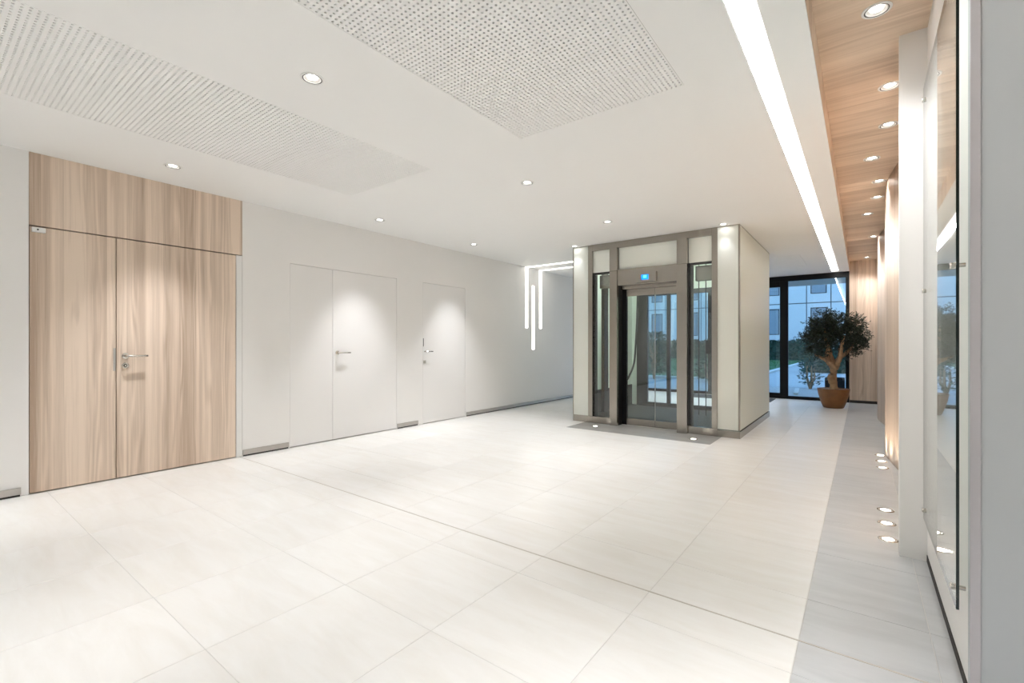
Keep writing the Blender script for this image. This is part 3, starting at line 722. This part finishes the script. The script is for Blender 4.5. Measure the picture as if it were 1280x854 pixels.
blobs = [(-.30, .0, 1.22, .27, .24, .22), (-.10, .0, 1.45, .30, .28, .27), (.12, .0, 1.58, .30, .27, .24), (-.16, .02, 1.66, .24, .22, .20), (.30, .0, 1.38, .27, .25, .26),
         (.42, .0, 1.20, .22, .22, .22), (-.38, .0, 1.38, .20, .2, .17), (.06, -.12, 1.25, .26, .22, .20), (-.05, .2, 1.3, .3, .2, .3), (-.28, 0, 1.05, .22, .2, .14), (.28, .02, 1.03, .17, .17, .12), (.53, 0, 1.36, .14, .14, .14), (.40, 0, 1.58, .19, .18, .18), (.50, 0, 1.16, .12, .12, .12), (-.49, 0, 1.30, .11, .11, .10), (-.34, 0, 1.56, .14, .14, .12)]
lfm = MB(); twg = MB()
def leaf(p, d, ln, wd_):
    d = d.normalized(); s_ = d.cross(Vector((random.uniform(-1, 1), random.uniform(-1, 1), random.uniform(.2, 1)))).normalized(); u_ = d.cross(s_)
    a = p; b_ = p + d * ln * .5 + s_ * wd_ + u_ * wd_ * .3; c_ = p + d * ln; e_ = p + d * ln * .5 - s_ * wd_ + u_ * wd_ * .3; m_ = p + d * ln * .5
    lfm.idx([a, b_, c_, e_, m_], [(0, 1, 4), (1, 2, 4), (0, 4, 3), (4, 2, 3)])
for (bx, bd, bz, rx, rd, rz) in blobs:
    for s_ in range(int(900 * rx * rz / .06 * .15)):
        th = random.uniform(0, 2 * PI); ct = random.uniform(-.85, 1); st = math.sqrt(1 - ct * ct); rr = random.uniform(.45, 1.0)
        o_ = Vector((st * math.cos(th), st * math.sin(th), ct))
        base = Vector(T(bx + rx * o_.x * rr * .8, bd + rd * o_.y * rr * .8, bz + rz * o_.z * rr * .8))
        dr = Vector((RX * o_.x + FX * o_.y, RY * o_.x + FY * o_.y, o_.z + .25)) + Vector((random.uniform(-.7, .7), random.uniform(-.7, .7), random.uniform(-.5, .6)))
        dr.normalize(); L_ = random.uniform(.06, .13); tip = base + dr * L_
        twg.tube([base - dr * .03, tip], [.0022, .001], 3, caps=False)
        for k in range(9):
            p_ = base + dr * L_ * (k / 8.0); sd = Vector((random.uniform(-1, 1), random.uniform(-1, 1), random.uniform(-.8, .9)))
            leaf(p_, dr * .55 + sd * .8, random.uniform(.034, .060), random.uniform(.006, .010))
tag(part(twg, 'twigs', M['twig'], ol), None, None, None, 'stuff')
tag(part(lfm, 'foliage', M['leaf'], ol), 'dense small dark olive leaves', None, None, 'stuff')

# ------------------------------------------------------------------ outside
struct(MB().box(-60, 40, YW + .07, 70, -.25, -.045).build('ground', M['paving']))
lawn = struct(MB().box(-45, -3.4, 17.5, 43, -.044, -.02).build('lawn', M['lawn']))
gm = MB()
for k in range(5000):
    x = random.uniform(-24, -3.5); y = random.uniform(17.6, 40); h_ = random.uniform(.04, .09); a = random.uniform(0, PI); w_ = .02
    gm.face([(x - w_ * math.cos(a), y - w_ * math.sin(a), -.02), (x + w_ * math.cos(a), y + w_ * math.sin(a), -.02), (x + random.uniform(-.03, .03), y + random.uniform(-.03, .03), h_)])
tag(gm.build('grass_blades', M['grass']), 'short green grass on the lawn beyond the window', 'grass', None, 'stuff')
tag(MB().bevbox(-3.40, -3.18, 17.5, 43, -.046, .03, .01).build('lawn_kerb', M['kerb']), 'long pale kerb edging the lawn outside the window', 'kerb')
tag(MB().bevbox(-40, -3.18, 17.2, 17.5, -.046, .03, .01).build('lawn_kerb', M['kerb']), 'pale kerb across the near edge of the lawn, seen through the lift', 'kerb')
def kerb2(a, b, w):
    a = Vector((a[0], a[1], 0)); b = Vector((b[0], b[1], 0)); d = (b - a).normalized(); s_ = Vector((-d.y, d.x, 0)) * w
    mb = MB(); q_ = [a - s_, b - s_, b + s_, a + s_]
    v_ = [(p.x, p.y, -.046) for p in q_] + [(p.x, p.y, .0) for p in q_]
    mb.idx(v_, [(0, 3, 2, 1), (4, 5, 6, 7), (0, 1, 5, 4), (1, 2, 6, 5), (2, 3, 7, 6), (3, 0, 4, 7)]); return mb
tag(kerb2((-1.30, 13.35), (-1.42, 15.0), .05).build('path_edging', M['kerb']), 'thin pale edging strip in the paving close outside the window', 'edging')
def leafy(name, label, cat, boxes, n, size, m, group=None):
    mb = MB()
    for (x0, x1, y0, y1, z0, z1) in boxes:
        mb.box(x0 + .12, x1 - .12, y0 + .12, y1 - .12, z0, z1 - .12)
        for k in range(n):
            f_ = random.random()
            p_ = Vector((random.uniform(x0, x1), y0 + random.uniform(0, .25) if f_ < .7 else random.uniform(y0, y1), random.uniform(z0, z1) if f_ < .7 else z1 - random.uniform(0, .15)))
            d_ = Vector((random.uniform(-1, 1), random.uniform(-1, .2), random.uniform(-.4, 1))).normalized(); s_ = d_.cross(Vector((random.uniform(-1, 1), .3, random.uniform(-1, 1)))).normalized()
            l_ = size * random.uniform(.6, 1.3); mb.face([p_, p_ + d_ * l_ * .5 + s_ * l_ * .3, p_ + d_ * l_, p_ + d_ * l_ * .5 - s_ * l_ * .3])
    return tag(mb.build(name, m), label, cat, group)
leafy('hedge', 'long dark clipped hedge at the foot of the pale building outside', 'hedge', [(-34, -3.0, 43.6, 44.8, -.05, 1.55)], 6000, .28, M['hedge'])
leafy('hedge', 'low dark hedge outside the window behind the potted olive', 'hedge', [(-2.2, 1.5, 24.5, 25.3, -.05, 1.15)], 2200, .14, M['hedge'])
def bush(name, label, x, y, h_, r, n, size, m):
    t = thing(name, label, 'shrub', (x, y, -.045)); f_ = MB(); s_ = MB()
    for k in range(5):
        a = 2 * PI * k / 5; s_.tube([(0, 0, 0), (.1 * math.cos(a), .1 * math.sin(a), h_ * .4), (.4 * r * math.cos(a), .4 * r * math.sin(a), h_ * .8)], [.035, .025, .01], 6)
    for k in range(n):
        th = random.uniform(0, 2 * PI); z = random.uniform(.12, 1) * h_; rr = r * math.sqrt(random.random()) * (.55 + .75 * math.sin(PI * min(1, z / h_ * .9)))
        p_ = Vector((rr * math.cos(th), rr * math.sin(th), z)); d_ = Vector((math.cos(th), math.sin(th), random.uniform(-.3, .9))).normalized(); q_ = d_.cross(Vector((random.uniform(-1, 1), random.uniform(-1, 1), 1))).normalized()
        l_ = size * random.uniform(.6, 1.3); f_.face([p_, p_ + d_ * l_ * .5 + q_ * l_ * .28, p_ + d_ * l_, p_ + d_ * l_ * .5 - q_ * l_ * .28])
    s_.build('stems', M['bark'], t); tag(f_.build('foliage', m, t), None, None, None, 'stuff')
bush('garden_shrub', 'tall dark garden shrub outside, seen through the lift doors', -6.05, 16.6, 1.7, .40, 1600, .13, M['hedge'])
bush('garden_shrub', 'small dark shrub outside, seen through the right side pane of the lift', -4.1, 16.4, .75, .35, 700, .12, M['hedge'])
bush('garden_shrub', 'sparse small shrub on the paving close outside the window, left of the planter box', -1.15, 15.4, .8, .22, 260, .10, M['hedge'])
pl = thing('planter_box', 'dark square planter box outside behind the potted olive', 'planter', (-.58, 15.4, -.046))
rim = MB(); w_ = .22
rim.box(-w_, w_, -w_, -w_ + .02, 0, .34).box(-w_, w_, w_ - .02, w_, 0, .34).box(-w_, -w_ + .02, -w_ + .02, w_ - .02, 0, .34).box(w_ - .02, w_, -w_ + .02, w_ - .02, 0, .34)
rim.build('box', M['black_frame'], pl); MB().box(-w_ + .02, w_ - .02, -w_ + .02, w_ - .02, 0, .29).build('soil', M['soil'], pl)
# pale panelled building
bd = thing('office_building', 'pale panelled building across the garden outside the window', 'building', (-8, 46, 0))
YF = 46.0
part(MB().box(-36, 16, YF + .12, YF + 10, -.25, 15), 'wall', M['facade_gap'], bd)
cols = [-36 + 1.7 * k for k in range(31)]
WINS = []
pm = {}
zr = [(0, 1.30), (1.38, 4.70), (4.78, 8.1), (8.2, 11.5), (11.6, 15)]
for i, x in enumerate(cols):
    for j, (z0, z1) in enumerate(zr):
        x0, x1 = x + .035, x + 1.7 - .035
        has = (j in (1, 2, 3)) and i % 2 == 1
        if j > 2 and False: continue
        key = (round(z1 - z0, 2), has)
        if key not in pm:
            h_ = z1 - z0; mb = MB(); w_ = 1.63
            if not has: mb.box(0, w_, 0, .12, 0, h_)
            else:
                a0, a1, b0, b1 = .25, 1.38, .72, h_ - .35
                mb.box(0, a0, 0, .12, 0, h_).box(a1, w_, 0, .12, 0, h_).box(a0, a1, 0, .12, 0, b0).box(a0, a1, 0, .12, b1, h_)
            pm[key] = mb.mesh('facade_panel', M['facade'])
        p_ = put('facade_panel', pm[key], bd, (x0 + 8, 0, z0))
        if has:
            h_ = z1 - z0
            wk = ('w', round(h_, 2))
            if wk not in pm:
                mb = MB().box(.25, 1.38, .08, .10, .72, h_ - .35)
                fr = MB().box(.25, .31, .03, .08, .72, h_ - .35).box(1.32, 1.38, .03, .08, .72, h_ - .35).box(.31, 1.32, .03, .08, .72, .78).box(.31, 1.32, .03, .08, h_ - .41, h_ - .35)
                pm[wk] = (mb.mesh('window_pane', M['facade_glass']), fr.mesh('window_frame', M['black_frame']))
            put('window_pane', pm[wk][0], p_); put('window_frame', pm[wk][1], p_)
